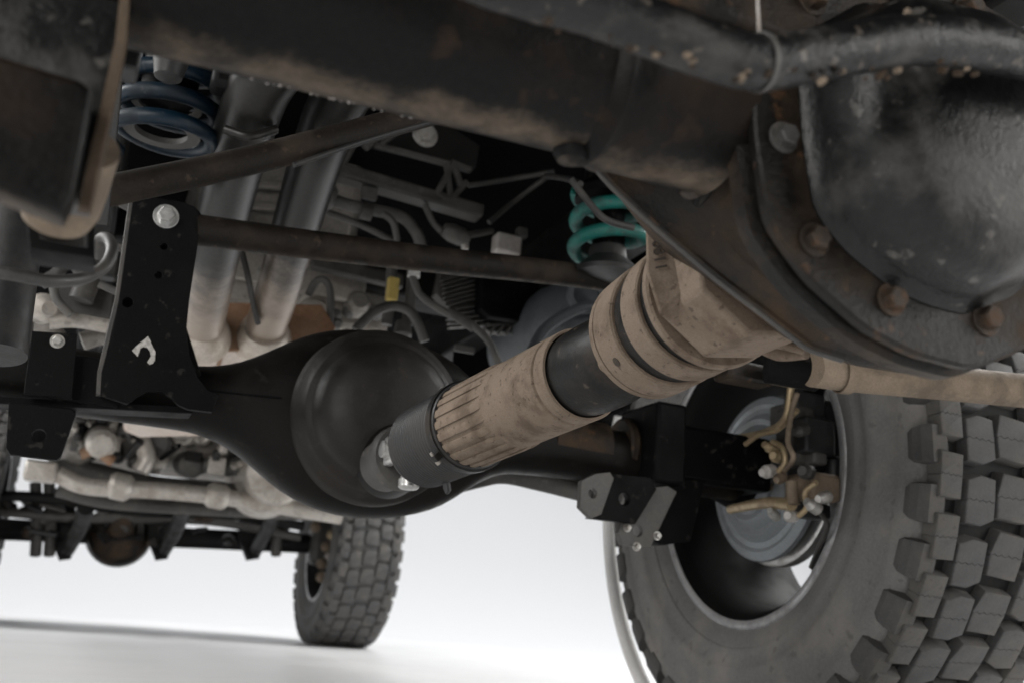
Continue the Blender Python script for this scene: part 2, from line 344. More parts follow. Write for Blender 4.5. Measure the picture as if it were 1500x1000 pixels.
# ribs cast on the housing flank
def rib(name, a, b, r0, r1, m, par): return tube(name, [a, (Vector(a)+Vector(b))/2, b], [r0, (r0+r1)/2, r1], m, par, 10, 5)
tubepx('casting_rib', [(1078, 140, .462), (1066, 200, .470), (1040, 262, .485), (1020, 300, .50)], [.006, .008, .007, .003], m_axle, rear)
tubepx('casting_rib', [(1135, 350, .448), (1165, 415, .462), (1215, 470, .478), (1280, 505, .49)], [.003, .005, .005, .003], m_casting, rear)
lathe('casting_boss', P(1014, 276, .487), (-.7, -.7, .1), [(0, .008), (.006, .007), (.008, .004)], m_rbolt, rear, 16)
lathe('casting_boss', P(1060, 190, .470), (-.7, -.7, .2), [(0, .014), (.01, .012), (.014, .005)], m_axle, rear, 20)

# pinion nose (dusty casting under the housing) ------------------------------
Q1 = P(978, 474, .71); Q0 = P(1105, 394, .575)
pa = (Q1-Q0).normalized()
def npt(t): return Q1+pa*t
pn = lathe('pinion_housing', Q1, pa, [(-.150, .060), (-.14, .061), (-.130, .061), (-.120, .0605), (-.096, .0595), (-.0925, .060), (-.085, .0585), (-.083, .048), (-.076, .047)], m_brown, rear, 8, .003, 25, ph=math.radians(14))
# fin on the nose with cast digits
fa, fb = frame_of(pa)
fin = [P(943, 316, .612), P(1036, 380, .580), P(1008, 424, .588), P(964, 462, .603), P(945, 400, .613)]
V = []; nn = Vector((.85, .5, -.1)).normalized()
V = [p for p in fin]+[p+nn*.03 for p in fin]; k = len(fin)
Fc = [tuple(range(k)), tuple(range(k, 2*k))]+[(i, (i+1) % k, k+(i+1) % k, k+i) for i in range(k)]
finish('pinion_fin', V, Fc, m_brown, rear, 30, .0035, 3)
tubepx('pinion_rib', [(1030, 372, .62), (1060, 430, .615), (1062, 462, .62), (1100, 490, .605), (1180, 512, .57)], [.006, .005, .005, .005, .004], m_brown, rear)
tubepx('pinion_rib', [(1098, 498, .625), (1140, 515, .60), (1182, 518, .575)], [.006, .007, .004], m_brown, rear)
for bx, by in ((1072, 430), (1088, 446)):
    tubepx('pinion_rib', [(bx, by, .60), (bx+14, by+22, .60)], .0045, m_brown, rear)
lathe('pinion_nub', P(1076, 502, .655), (-.3, .3, -.9), [(0, .006), (.006, .005), (.007, .002)], m_brown, rear, 12)
tx = bpy.data.curves.new('t', 'FONT'); tx.body = '1180'; tx.size = .0125; tx.extrude = .0006; tx.align_x = 'CENTER'; tx.align_y = 'CENTER'
to = bpy.data.objects.new('t', tx); COL.objects.link(to); me = bpy.data.meshes.new_from_object(to); bpy.data.objects.remove(to)
fn_ = (fin[1]-fin[0]).cross(fin[3]-fin[0]).normalized()
if fn_.dot(CAM-fin[0]) < 0: fn_ = -fn_
uy_ = (fin[0]-fin[3]).normalized(); uy_ = (uy_-fn_*uy_.dot(fn_)).normalized()
ux_ = uy_; vy_ = fn_.cross(ux_); oc = P(966, 371, .60)
oc = oc - fn_*((oc-fin[0]).dot(fn_)) + fn_*.0002
finish('casting_number', [oc+ux_*v.co.x+vy_*v.co.y+fn_*v.co.z for v in me.vertices], [tuple(p.vertices) for p in me.polygons], m_ink, rear, 30)

# ================= drive shaft
N0 = P(985, 487, .70); M0 = P(592, 668, 1.25); sa = (M0-N0).normalized()
def at(t): return N0+sa*t
shaft = lathe('drive_shaft', N0, sa, [(.165, .034), (.150, .0400), (.136, .0432), (.1365, .0455), (.138, .0462), (.152, .0462), (.1535, .0455), (.1545, .0438), (.1565, .0438), (.158, .0458), (.162, .0464), (.30, .0468), (.365, .0472), (.367, .044), (.40, .043)], m_brown, T, 64)
# dark ball boot inside the sleeve mouth
lathe('ball_boot', N0, sa, [(.030, .016), (.036, .024), (.044, .031), (.056, .0370), (.072, .0410), (.092, .0430), (.112, .0432), (.128, .0425), (.140, .041), (.152, .038), (.154, .03)], m_boot, shaft, 56)
# flutes of the slip sleeve
a_, b_ = frame_of(sa)
NF = 22
for i in range(NF):
    t = 2*math.pi*(i+.3)/NF; e = a_*math.cos(t)+b_*math.sin(t); s_ = sa.cross(e)
    x0, x1 = .268, .366
    pts = []
    V, Fc = [], []
    for tt, hw, hh in ((x0-.012, .0012, -.002), (x0-.004, .0036, .0016), (x0+.004, .0042, .0024), (x1-.004, .0044, .0028), (x1, .0044, .0024)):
        rr = .0466
        for u, v in ((-hw*1.15, -.004), (-hw, hh*.75), (-hw*.5, hh), (hw*.5, hh), (hw, hh*.75), (hw*1.15, -.004)): V.append(at(tt)+e*(rr+v)+s_*u)
    for j in range(4):
        for q in range(5): Fc.append((j*6+q, j*6+q+1, j*6+6+q+1, j*6+6+q))
    Fc += [tuple(range(6)), tuple(range(24, 30))]
    finish('sleeve_flute', V, Fc, m_brown, shaft, 50)
# corrugated boot
pr = [(.362, .040), (.363, .0508), (.366, .0522), (.378, .0522), (.381, .0512)]
x = .383
for i in range(17): pr += [(x, .0512), (x+.0011, .0522), (x+.0033, .0522), (x+.0044, .0505), (x+.0055, .0494)]; x += .0062
pr += [(x, .051), (x+.004, .050), (x+.008, .046), (x+.009, .030)]
boot = lathe('corrugated_boot', N0, sa, pr, m_dgrey, shaft, 64, 0, 50)
lathe('boot_clamp', N0, sa, [(.3655, .0523), (.366, .0540), (.3775, .0540), (.378, .0523)], m_boot, shaft, 64, closed=True)
e = (CAM-at(.372)); e = (e-sa*e.dot(sa)).normalized(); s_ = sa.cross(e)
e2 = (e*.80+s_*-.60).normalized()
def radial(px, py, t, R_):
    best = None
    for k in range(360):
        u = math.radians(k); q = at(t)+(a_*math.cos(u)+b_*math.sin(u))*R_; dq = q-CAM; z = dq.dot(FWD)
        X_, Y_ = 750+F_PX*dq.dot(RGT)/z, 500-F_PX*dq.dot(UPV)/z; s = (X_-px)**2+(Y_-py)**2 + (0 if (q-at(t)).dot(CAM-at(t)) > 0 else 1e6)
        if best is None or s < best[0]: best = (s, (q-at(t)).normalized())
    return best[1]
e2 = radial(672, 643, .372, .055)
box('clamp_lug', at(.372)+e2*.0575, (.0052, .004, .0045), m_boot, shaft, .001, (sa, sa.cross(e2), e2))
lathe('clamp_screw', at(.374)+e2*.059-sa.cross(e2)*.008, sa.cross(e2), [(0, .003), (.003, .0032), (.013, .002), (.016, .0018)], m_bolt, shaft, 12)
# yoke and universal joint at the far end
lathe('yoke_stub', N0, sa, [(.485, .030), (.50, .028), (.515, .024), (.545, .022), (.56, .020)], m_black, shaft, 32)
for sg in (1, -1):
    c = at(.528)+a_*sg*.027*1; box('yoke_ear', c, (.020, .0065, .019), m_steel, shaft, .004, (sa, a_, b_))
tube('universal_joint_cross', [at(.535)+a_*.040, at(.535)-a_*.040], .011, m_steel, shaft, 20)
tube('universal_joint_cross', [at(.535)+b_*.043, at(.535)-b_*.043], .011, m_steel, shaft, 20)
for sg in (1, -1):
    lathe('bearing_cap', at(.535)+b_*sg*.034, b_*sg, [(0, .0135), (.010, .0135), (.012, .011), (.013, .004)], m_steel, shaft, 20)
lathe('companion_flange', N0, sa, [(.552, .024), (.556, .040), (.562, .043), (.572, .043), (.578, .037), (.62, .036)], m_grey, shaft, 48)
e3 = radial(648, 690, .46, .05)
polyplate('balance_tab', [(-.006, 0), (.004, 0), (.005, .012), (.002, .018), (-.004, .016)], at(.455)+e3*.046, sa, e3, .003, m_dgrey, shaft)
# CV joint by the pinion
cv = lathe('cv_joint', Q1, pa, [(-.080, .040), (-.0795, .0585), (-.0775, .0600), (-.0715, .0600), (-.0695, .058), (-.0690, .0340), (-.0550, .0340), (-.0545, .0560), (-.0530, .0575), (-.0265, .0575), (-.0245, .0560), (-.0240, .0340), (-.0065, .0340), (-.006, .0555), (-.0045, .0575), (.0285, .0575), (.0295, .0565), (.0300, .0545), (.0310, .0545), (.0318, .0570), (.0385, .0572), (.0400, .0560), (.0405, .047), (.0405, .030), (.036, .022)], m_brown, T, 72)
lathe('cv_groove_shade', Q1, pa, [(-.0705, .03), (-.070, .0535), (-.0535, .0535), (-.053, .03)], m_boot, cv, 56)  # black fill rings stand in for the deep shade in the grooves
lathe('cv_groove_shade', Q1, pa, [(-.0255, .03), (-.025, .0535), (-.0053, .0535), (-.0048, .03)], m_boot, cv, 56)
ca, cb = frame_of(pa)
for i in range(6):
    t = 2*math.pi*(i+.35)/6; p = Q1+pa*.0405+(ca*math.cos(t)+cb*math.sin(t))*.0475
    bolt('cv_bolt', p, pa, .0062, .010, m_brown, cv)
for i in range(3):
    t = 2*math.pi*(i+.1)/3
for px_, py_ in ((918, 519),):
    best = None
    for k in range(360):
        u = math.radians(k); q = Q1+pa*.010+(ca*math.cos(u)+cb*math.sin(u))*.0576; dq = q-CAM; z = dq.dot(FWD)
        s = (750+F_PX*dq.dot(RGT)/z-px_)**2+(500-F_PX*dq.dot(UPV)/z-py_)**2
        if (q-Q1-pa*.01).dot(CAM-Q1) > 0 and (best is None or s < best[0]): best = (s, u, q)
    er = (best[2]-Q1-pa*.010).normalized()
    lathe('cv_grease_hole', best[2]-er*.0002, er, [(0, .0042), (.0006, .0042), (.0007, .0036)], m_ink, cv, 20)
lathe('cv_ball_stub', N0, sa, [(-.02, .016), (.02, .018), (.046, .021), (.056, .026)], m_steel, cv, 32)

# ================= anti-roll bar over the cover
sb = tubepx('anti_roll_bar', [(640, -62, .36), (760, -18, .355), (860, 8, .35), (960, 44, .345), (1050, 78, .34), (1120, 92, .338), (1220, 76, .338), (1330, 60, .338), (1420, 66, .34), (1500, 80, .342), (1620, 110, .345)], .0130, m_bar, T, seg=22, n=8, wob=.05)
random.seed(3)
for i in range(44):
    t = random.random(); 
    px_ = 800+690*t; py_ = (14+ (px_-800)*.29) if px_ < 1080 else (96+22*math.sin((px_-1080)/130)*0 + (1120-px_)*.06 if px_ < 1330 else 74+(px_-1330)*.09)
    r_ = random.uniform(.0007, .0019); c = P(px_+random.uniform(-8, 8), py_+14+random.uniform(-6, 14), .3290)
    lathe('dirt_clod', c, (random.uniform(-.4, .4), -1, random.uniform(-.6, .2)), [(-r_*1.5, r_*1.0), (0, r_), (r_*.7, r_*.7), (r_, r_*.2)], m_casting if i % 4 else m_tubedust, sb, 8)
lathe('cable_tie', P(1112, 92, .338), (P(1140, 92, .338)-P(1080, 90, .338)), [(-.0012, .0134), (-.0012, .0139), (.0012, .0139), (.0012, .0134)], m_hose, sb, 24, closed=True)
beam('cable_tie_tail', P(1113, 62, .336), P(1108, -30, .37), .0014, .0010, m_pale, sb, .0002)
lathe('cable_tie_tail', P(1330, 38, .345), (0, 0, 1), [(0, .0028), (.006, .0026), (.010, .0012)], m_tubedust, sb, 10)
# shapes above the bar
box('axle_truss', P(1050, 10, .45), (.055, .03, .03), m_casting, T, .006)
lathe('upper_mount', P(1020, -4, .47), (1, .1, -.2), [(-.03, .026), (.02, .028), (.03, .022)], m_casting, T, 24)

# ================= upper-left perch of the rear axle
pch = platepx('spring_perch_bracket', [(-150, -120), (196, -120), (182, 20), (176, 60), (157, 150), (144, 210), (124, 290), (108, 288), (118, 140), (-150, 60)], .452, .016, m_cover, T, bevel=.003)
platepx('bracket_edge', [(184, -60), (190, -60), (183, 62), (164, 152), (150, 214), (130, 302), (118, 300), (136, 214), (152, 150), (172, 62)], .446, .008, m_edge, pch, bevel=.001)
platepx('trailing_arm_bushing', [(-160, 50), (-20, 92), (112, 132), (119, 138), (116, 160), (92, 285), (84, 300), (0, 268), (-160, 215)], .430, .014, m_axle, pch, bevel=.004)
box('bracket_nub', P(188, 92, .55), (.006, .01, .008), m_dgrey, pch, .002)
lathe('shock_stub', P(100, 258, .50), P(76, 342, .53)-P(100, 258, .50), [(-.02, .0195), (.004, .0195), (.018, .0190), (.026, .0165), (.0285, .012), (.029, .004)], m_tubedust, pch, 32)
brk = platepx('hose_bracket', [(38, 292), (48, 290), (56, 352), (130, 366), (130, 300), (137, 300), (137, 376), (46, 362)], .56, .03, m_black, T, bevel=.0008)
platepx('bracket_web', [(48, 300), (120, 300), (122, 360), (54, 348)], .60, .006, m_dgrey, brk)
tubepx('brake_hose', [(-20, 396, .66), (30, 404, .66), (75, 412, .67), (120, 408, .69), (152, 392, .70), (164, 368, .71), (158, 350, .72), (147, 352, .73), (148, 378, .74)], .0042, m_wire, T, seg=12)
tubepx('shock_absorber', [(30, 270, 1.02), (14, 380, 1.0), (-6, 520, .98)], .026, m_dgrey, T, seg=28)
tubepx('shock_rod', [(36, 250, 1.06), (8, 330, 1.1)], .010, m_pale, T, seg=20)
# vertical strap and tabs by the tower
beam('brake_line_strap', P(172, 110, .9), P(150, 330, .95), .010, .004, m_dgrey, T, .001)
for pl, r_, mm in (([(60, 415, 1.9), (84, 400, 1.9), (100, 372, 1.9)], .012, m_hose), ([(78, 420, 1.7), (84, 440, 1.7), (104, 462, 1.7)], .007, m_hose), ([(72, 472, 1.75), (110, 470, 1.75), (158, 478, 1.75)], .012, m_alu2), ([(120, 500, 1.8), (150, 492, 1.8), (175, 500, 1.8)], .016, m_alu),
                   ([(70, 440, 2.0), (66, 470, 2.0), (80, 500, 2.0)], .024, m_alu), ([(145, 416, 1.6), (172, 428, 1.6)], .006, m_hose), ([(176, 298, 1.5), (192, 306, 1.5)], .006, m_hose), ([(170, 362, 1.5), (186, 366, 1.5)], .006, m_hose), ([(120, 384, 1.8), (128, 410, 1.8), (118, 440, 1.8)], .020, m_grey), ([(34, 420, 1.8), (40, 470, 1.8), (36, 520, 1.8)], .010, m_hose)):
    tubepx('brake_pipe', pl, r_, mm, T, seg=12)
lathe('height_sensor', P(68, 452, 1.75), (.3, -1, -.2), [(-.03, .026), (.01, .024), (.02, .012)], m_alu2, T, 20)
box('sensor_bracket', P(122, 446, 1.85), (.05, .02, .03), m_grey, T, .006)
box('sensor_bracket', P(150, 385, 1.95), (.03, .02, .03), m_dgrey, T, .006)
# ================= sloping link bar
lk = tubepx('upper_link_bar', [(140, 284, 1.0), (380, 232, 1.03), (640, 163, 1.06)], .0158, m_link, T, seg=24)
tubepx('lower_seam', [(430, 242, 1.02), (540, 205, 1.04), (640, 176, 1.05)], .003, m_dgrey, lk)
# ================= coil springs
def coil(name, c, R_, wire, turns, pitch, m, lab, ph=0):
    pts = [Vector((c[0]+R_*math.cos(t+ph), c[1]+R_*math.sin(t+ph), c[2]+pitch*t/(2*math.pi))) for t in [2*math.pi*k/28 for k in range(int(28*turns)+1)]]
    V, Fc = tube_geo(pts, wire, 14); o = finish(name, V, Fc, m, T, 60); tag(o, lab); return o
tc_ = P(890, 376, 1.5)
cs = coil('coil_spring', tc_, .062, .0125, 2.35, .052, m_teal, 'teal painted coil spring on the right of the middle axle', .9)
lathe('spring_seat', (tc_.x, tc_.y, tc_.z-.045), (0, 0, 1), [(0, .03), (.004, .064), (.012, .066), (.018, .058), (.04, .035), (.06, .033)], m_dgrey, cs, 36)
lathe('bump_stop', (tc_.x, tc_.y, tc_.z-.02), (0, 0, 1), [(0, .026), (.05, .03), (.09, .027), (.118, .033), (.125, .066), (.14, .068), (.16, .05), (.24, .05)], m_black, cs, 32)
bc_ = P(232, 216, 1.3)
cs = coil('coil_spring', bc_, .066, .0105, 4.0, .036, m_blue, 'dark blue coil spring above the bracket tower', 2.4)
lathe('spring_seat', (bc_.x, bc_.y, bc_.z+.022), (0, 0, 1), [(0, .034), (0, .050), (.006, .052), (.008, .034)], m_hose, cs, 36, closed=True)
lathe('spring_isolator', (bc_.x, bc_.y, bc_.z+.062), (0, 0, 1), [(0, .036), (0, .046), (.003, .048), (.004, .036)], m_hose, cs, 36, closed=True)
lathe('bump_stop', (bc_.x, bc_.y, bc_.z+.07), (0, 0, 1), [(0, .035), (.01, .036), (.2, .04)], m_black, cs, 24)
lathe('bump_stop', P(245, 118, 1.15), (0, 0, 1), [(0, .010), (.004, .016), (.05, .026), (.07, .028)], m_dgrey, T, 20)
box('frame_tab', P(345, 122, 1.2), (.03, .02, .018), m_black2, T, .008)

# ================= middle axle
YM = 1.45
za = .445; zb = .454
def axz(x): return za+(zb-za)*(x+.05)/1.1
cxm = P(537, 610, YM).x; 
secs = []
def sec(x, rz, ry, dz=0., p=2.2): secs.append((x, rz, ry, dz, p))
sec(-.30, .045, .045); sec(.02, .045, .045); sec(.08, .046, .046)
sec(cxm-.252, .046, .047); sec(cxm-.225, .051, .050); sec(cxm-.195, .061, .055); sec(cxm-.162, .081, .06); sec(cxm-.13, .104, .066); sec(cxm-.095, .124, .072); sec(cxm-.05, .138, .077); sec(cxm, .143, .08); sec(cxm+.05, .138, .077); sec(cxm+.095, .126, .072); sec(cxm+.13, .112, .066); sec(cxm+.165, .084, .058); sec(cxm+.195, .063, .052); sec(cxm+.225, .049, .047); sec(cxm+.26, .045, .045); sec(.80, .045, .045); sec(1.02, .045, .045)
V, Fc = [], []; NSG = 56
for x, rz, ry, dz, p in secs:
    for k in range(NSG):
        t = 2*math.pi*k/NSG; c, s = math.cos(t), math.sin(t)
        V.append(Vector((x, YM+ry*math.copysign(abs(c)**(2/p), c), axz(x)+dz+rz*math.copysign(abs(s)**(2/p), s))))
for i in range(len(secs)-1):
    for k in range(NSG): Fc.append((i*NSG+k, i*NSG+(k+1) % NSG, (i+1)*NSG+(k+1) % NSG, (i+1)*NSG+k))
mid = finish('middle_axle', V, Fc, m_satin, T, 50)
sm = mid.modifiers.new('s', 'SUBSURF'); sm.levels = sm.render_levels = 1
cc = Vector((cxm, YM-.075, axz(cxm)))
lathe('differential_dome', cc, (0, -1, 0), [(-.03, .128), (0, .126), (.004, .122), (.010, .116), (.016, .112), (.020, .110), (.022, .104), (.026, .100), (.036, .098), (.048, .090), (.058, .074), (.064, .052), (.067, .025), (.068, .002)], m_dome, mid, 72, 0, 60)
lathe('pinion_nose', P(588, 668, 1.30), -sa, [(-.05, .050), (0, .046), (.02, .042), (.03, .038)], m_satin, mid, 40)
tube('axle_seam', [(.02, YM-.048, axz(0)+.006), (.12, YM-.05, axz(.1)+.006), (cxm-.14, YM-.066, axz(.3)+.006)], .0012, m_black, mid)
# right side collars and sleeve
lathe('axle_collar', P(905, 655, YM), (1, 0, 0), [(0, .046), (.003, .050), (.012, .051), (.018, .047)], m_casting, mid, 40)
lathe('axle_tube_dust', P(800, 648, YM), (1, 0, 0), [(0, .046), (.10, .0464)], m_casting, mid, 40)
box('axle_sleeve', P(1028, 674, 1.44), (.11, .05, .046), m_black, mid, .008)
box('link_mount', P(955, 655, 1.42), (.028, .062, .066), m_black, mid, .006)
# tower bracket on the left
Yt = 1.335
tow = platepx('track_bar_tower', [(196, 292), (205, 287), (272, 298), (288, 308), (292, 322), (290, 350), (276, 440), (272, 480), (276, 520), (288, 552), (304, 572), (318, 580), (310, 602), (276, 598), (262, 592), (252, 582), (236, 572), (215, 572), (200, 580), (186, 590), (148, 578), (150, 545), (163, 500), (175, 440)], Yt, .008, m_black, T, holes=((240, 361, 6.5), (232, 403, 6.5), (187, 443, 9)), bevel=.0010)
side = [P(196, 292, Yt), P(175, 440, Yt), P(150, 545, Yt), P(148, 578, Yt)]
back = Vector((0.0, .08, 0))
V = [p for p in side]+[p+back for p in side]; k = 4
V = V+[v+Vector((-.006, 0, 0)) for v in V]
Fc = [(i, i+1, i+5, i+4) for i in range(3)]+[(8+i, 9+i, 13+i, 12+i) for i in range(3)]+[(0, 4, 12, 8), (3, 7, 15, 11)]+[(i, i+1, i+9, i+8) for i in range(3)]+[(4+i, 5+i, 13+i, 12+i) for i in range(3)]
finish('tower_flange', V, Fc, m_grey, tow, 35, .001)
platepx('tower_back_plate', [(196, 292), (205, 287), (272, 298), (292, 322), (276, 440), (272, 480), (300, 570), (150, 578), (175, 440)], Yt+.075, .006, m_black, tow)
bolt('tower_bolt', P(243, 318, Yt-.001), (0, -1, 0), .0115, .014, m_steel, tow)
c_ = [(-17.5, -1), (-9, 8), (-6.5, 1), (-5, -4), (0, -7), (6, -6), (10.5, 0), (12, 8), (9, 13), (6.5, 17), (10, 21), (15, 19), (18, 14), (18.5, 6), (19, 1), (15, -6), (9.5, -19), (7, -23), (3, -19), (-4, -14), (-12, -7)]
c_ = [(211+x*.93-1, 514+y*.93) for x, y in c_]
platepx('emblem', c_, Yt-.0022, .0015, m_decal, tow, bevel=.0002)
# flat brackets left of it
lb = platepx('lower_link_bracket', [(14, 590), (104, 600), (110, 606), (88, 668), (82, 672), (16, 664), (10, 655)], 1.32, .012, m_black, T, holes=((57, 637, 12),), bevel=.001)
platepx('bracket_rear_plate', [(14, 590), (104, 600), (110, 606), (88, 668), (16, 664)], 1.39, .010, m_black, lb)
platepx('bracket_plate', [(48, 486), (112, 490), (104, 582), (36, 576)], 1.33, .012, m_black, lb, holes=((84, 505, 4),), bevel=.001)
bolt('bracket_bolt', P(84, 500, 1.33), (0, -1, 0), .006, .008, m_bolt, lb)
# axle pad plate running along the tube bottom
beam('axle_pad', P(-30, 588, 1.38), P(280, 604, 1.38), .05, .010, m_black, mid, .002)
box('axle_pad_block', P(130, 560, 1.37), (.04, .02, .03), m_black, mid, .003)
# track bar
tb = tubepx('track_bar', [(282, 336, 1.35), (450, 358, 1.40), (650, 382, 1.46), (800, 398, 1.5), (965, 420, 1.56)], .0215, m_link, T, seg=24)
lathe('track_bar_eye', P(268, 330, 1.36), (0, 1, 0), [(-.02, .024), (.03, .024)], m_black, tb, 28)
# right lower brackets and link
lnk = tubepx('lower_control_arm', [(640, 716, 1.62), (700, 700, 1.60), (738, 694, 1.58), (790, 704, 1.54), (872, 724, 1.46)], .0165, m_grey, T, seg=24)
rb_ = platepx('link_clevis', [(852, 704), (872, 694), (893, 692), (898, 700), (880, 752), (866, 758), (850, 742)], 1.335, .010, m_hose, T, holes=((868, 722, 7),), bevel=.001)  # light on the left face is put into the paler grey
platepx('clevis_plate', [(890, 694), (952, 700), (960, 716), (930, 765), (866, 757), (878, 745)], 1.34, .014, m_black, rb_, holes=((914, 730, 9),), bevel=.0015)
pl2 = platepx('shock_mount', [(940, 716), (978, 712), (990, 720), (952, 800), (912, 796), (906, 780), (916, 752)], 1.36, .010, m_hose, T, holes=((934, 777, 8),), bevel=.001)  # paler grey here also carries the light on the left face
platepx('shock_mount_side', [(980, 700), (1030, 706), (1010, 790), (970, 796), (958, 790)], 1.39, .03, m_black, pl2, bevel=.002)
for q in ((918, 772), (932, 800), (962, 784)): bolt('mount_bolt', P(*q, 1.36), (0, -1, 0), .0048, .008, m_bolt, pl2)

# ================= exhaust
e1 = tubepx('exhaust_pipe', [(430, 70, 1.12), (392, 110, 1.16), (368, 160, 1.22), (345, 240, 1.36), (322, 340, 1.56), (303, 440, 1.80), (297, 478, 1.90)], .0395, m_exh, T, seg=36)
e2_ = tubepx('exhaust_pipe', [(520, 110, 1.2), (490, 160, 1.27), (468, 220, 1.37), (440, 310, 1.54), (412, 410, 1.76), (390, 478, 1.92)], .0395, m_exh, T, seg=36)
tubepx('pipe_bracket', [(330, 190, 1.20), (366, 200, 1.19), (404, 190, 1.2)], .006, m_exh, e1)
for q, pp in (((297, 478, 1.90), e1), ((388, 484, 1.92), e2_)):
    p = P(*q); dd = (p-P(q[0]+9, q[1]-45, q[2]-.11)).normalized()
    lathe('pipe_collar', p, dd, [(-.012, .040), (-.008, .044), (0, .046), (.012, .050), (.03, .056), (.045, .058), (.055, .050)], m_collar, pp, 36)
mf = P(362, 476, 2.0)
V = []; Yf = 1.955
face = [P(x, y, Yf) for x, y in ((236, 446), (470, 452), (486, 480), (470, 512), (420, 516), (262, 514), (230, 500))]
off = Vector((-.02, .75, -.07))
k = len(face); V = face+[p+off for p in face]
Fc = [tuple(range(k)), tuple(range(k, 2*k))]+[(i, (i+1) % k, k+(i+1) % k, k+i) for i in range(k)]
mu = finish('muffler', V, Fc, m_shield, T, 30, .012, 3)
face2 = [(236, 443), (470, 449), (489, 480), (470, 510), (262, 512), (228, 500)]
platepx('muffler_end_plate', face2, Yf-.012, .010, m_muff, mu, bevel=.003)
tubepx('muffler_seam', [(330, 512, 1.96), (322, 528, 2.0), (318, 548, 2.1)], .004, m_muff, mu)
# gearbox behind the pipes
gb = box('gearbox', P(385, 345, 2.60), (.20, .28, .17), m_alu, T, .03)
for i in range(5): beam('gearbox_rib', P(330+i*3, 268+i*32, 2.30), P(455, 276+i*32, 2.30), .02, .022, m_alu, gb, .005)
box('gearbox_flange', P(440, 400, 2.28), (.16, .012, .05), m_alu2, gb, .006)
box('gearbox_flange', P(330, 425, 2.28), (.06, .012, .022), m_alu2, gb, .006)
for q in ((388, 400), (455, 385), (352, 300)): bolt('gearbox_bolt', P(*q, 2.27), (0, -1, 0), .012, .015, m_bolt, gb)
tubepx('breather_line', [(352, 360, 1.72), (362, 400, 1.74), (370, 440, 1.8), (378, 474, 1.84)], .0055, m_wire, T)
# underside casting under the gearbox (pale, right of the muffler)
tcx = box('transfer_case', P(500, 465, 2.45), (.10, .12, .075), m_alu2, T, .03)
lathe('transfer_case_boss', P(455, 470, 2.3), (0, -1, .1), [(0, .05), (.04, .045), (.06, .03)], m_alu2, tcx, 28)
lathe('transfer_case_boss', P(520, 450, 2.3), (0, -1, .1), [(0, .03), (.04, .028), (.05, .02)], m_alu, tcx, 20)
for i in range(8):
    q = (470+random.uniform(-20, 95), 470+random.uniform(-25, 25)); lathe('transfer_case_nub', P(*q, 2.30), (random.uniform(-.3, .3), -1, random.uniform(-.3, .3)), [(0, .018), (.02, .016), (.03, .008)], random.choice((m_alu, m_alu2, m_hose)), tcx, 14)

# ================= frame cross-bracing, lines and hoses in the middle
Yc = 1.95
cm = platepx('crossmember_gusset', [(520, 196), (560, 178), (640, 175), (700, 215), (694, 244), (620, 226), (545, 210)], Yc, .02, m_black2, T, bevel=.004)
bolt('gusset_bolt', P(622, 199, Yc), (0, -1, 0), .020, .02, m_bolt, cm)
tr = beam('cross_brace', P(486, 250, Yc-.04), P(704, 314, Yc-.04), .05, .030, m_grey, T, .006)
beam('brace_strut', P(492, 256, Yc-.05), P(520, 206, Yc-.05), .024, .018, m_grey, tr, .004)
beam('brace_strut', P(534, 216, Yc-.03), P(548, 204, Yc-.03), .024, .018, m_grey, tr, .004)
beam('brace_lip', P(548, 212, Yc-.03), P(690, 250, Yc-.03), .014, .012, m_grey, tr, .003)
for a, b in (((664, 240), (640, 284)), ((664, 240), (676, 276)), ((640, 284), (662, 292)), ((662, 292), (684, 266)), ((654, 240), (660, 290)), ((690, 250), (660, 238))):
    beam('truss_bar', P(*a, Yc-.06), P(*b, Yc-.06), .013, .013, m_grey, tr, .003)
box('brace_tab', P(541, 284, Yc-.05), (.016, .01, .013), m_hose, tr, .003)
tubepx('coolant_pipe', [(474, 288, 1.9), (510, 300, 1.9), (548, 308, 1.9), (588, 318, 1.9), (608, 338, 1.9), (618, 362, 1.92)], .0125, m_hose, T, seg=16)
lathe('pipe_clip', P(536, 310, 1.9), P(560, 316, 1.9)-P(536, 310, 1.9), [(-.012, .018), (.012, .018)], m_grey, T, 20)
lathe('pipe_clip', P(478, 288, 1.9), P(510, 300, 1.9)-P(478, 288, 1.9), [(-.016, .030), (.010, .028), (.018, .02)], m_hose, T, 24)
for pl in ([(470, 308, 1.95), (520, 326, 1.95), (566, 348, 1.95), (586, 362, 1.95)], [(560, 312, 1.88), (576, 326, 1.88), (582, 352, 1.9)], [(622, 300, 1.9), (638, 330, 1.9), (662, 346, 1.9), (690, 344, 1.9), (720, 338, 1.95)]):
    tubepx('brake_pipe', pl, .0072, m_hose, T, seg=10)
for pl in ([(686, 272, 1.8), (750, 262, 1.8), (812, 252, 1.75)], [(716, 326, 1.8), (760, 290, 1.8), (806, 256, 1.75)], [(836, 262, 1.3), (862, 296, 1.3), (888, 322, 1.3), (928, 334, 1.3)], [(590, 190, 1.9), (560, 210, 1.9)], [(800, 258, 1.7), (830, 262, 1.5), (850, 270, 1.4)]):
    tubepx('wiring_loom', pl, .0058, m_wire, T, seg=10)
bxk = box('valve_block', P(742, 360, 1.95), (.030, .02, .022), m_pale, T, .005)
box('valve_cap', P(764, 342, 1.95), (.012, .012, .012), m_hose, bxk, .004)
lathe('pipe_union', P(668, 344, 1.89), (1, 0, -.2), [(-.03, .014), (-.012, .02), (.012, .02), (.03, .014)], m_hose, T, 16)
lathe('pipe_union', P(680, 352, 1.89), (.2, 0, -1), [(0, .010), (.02, .008)], m_bolt, T, 12)
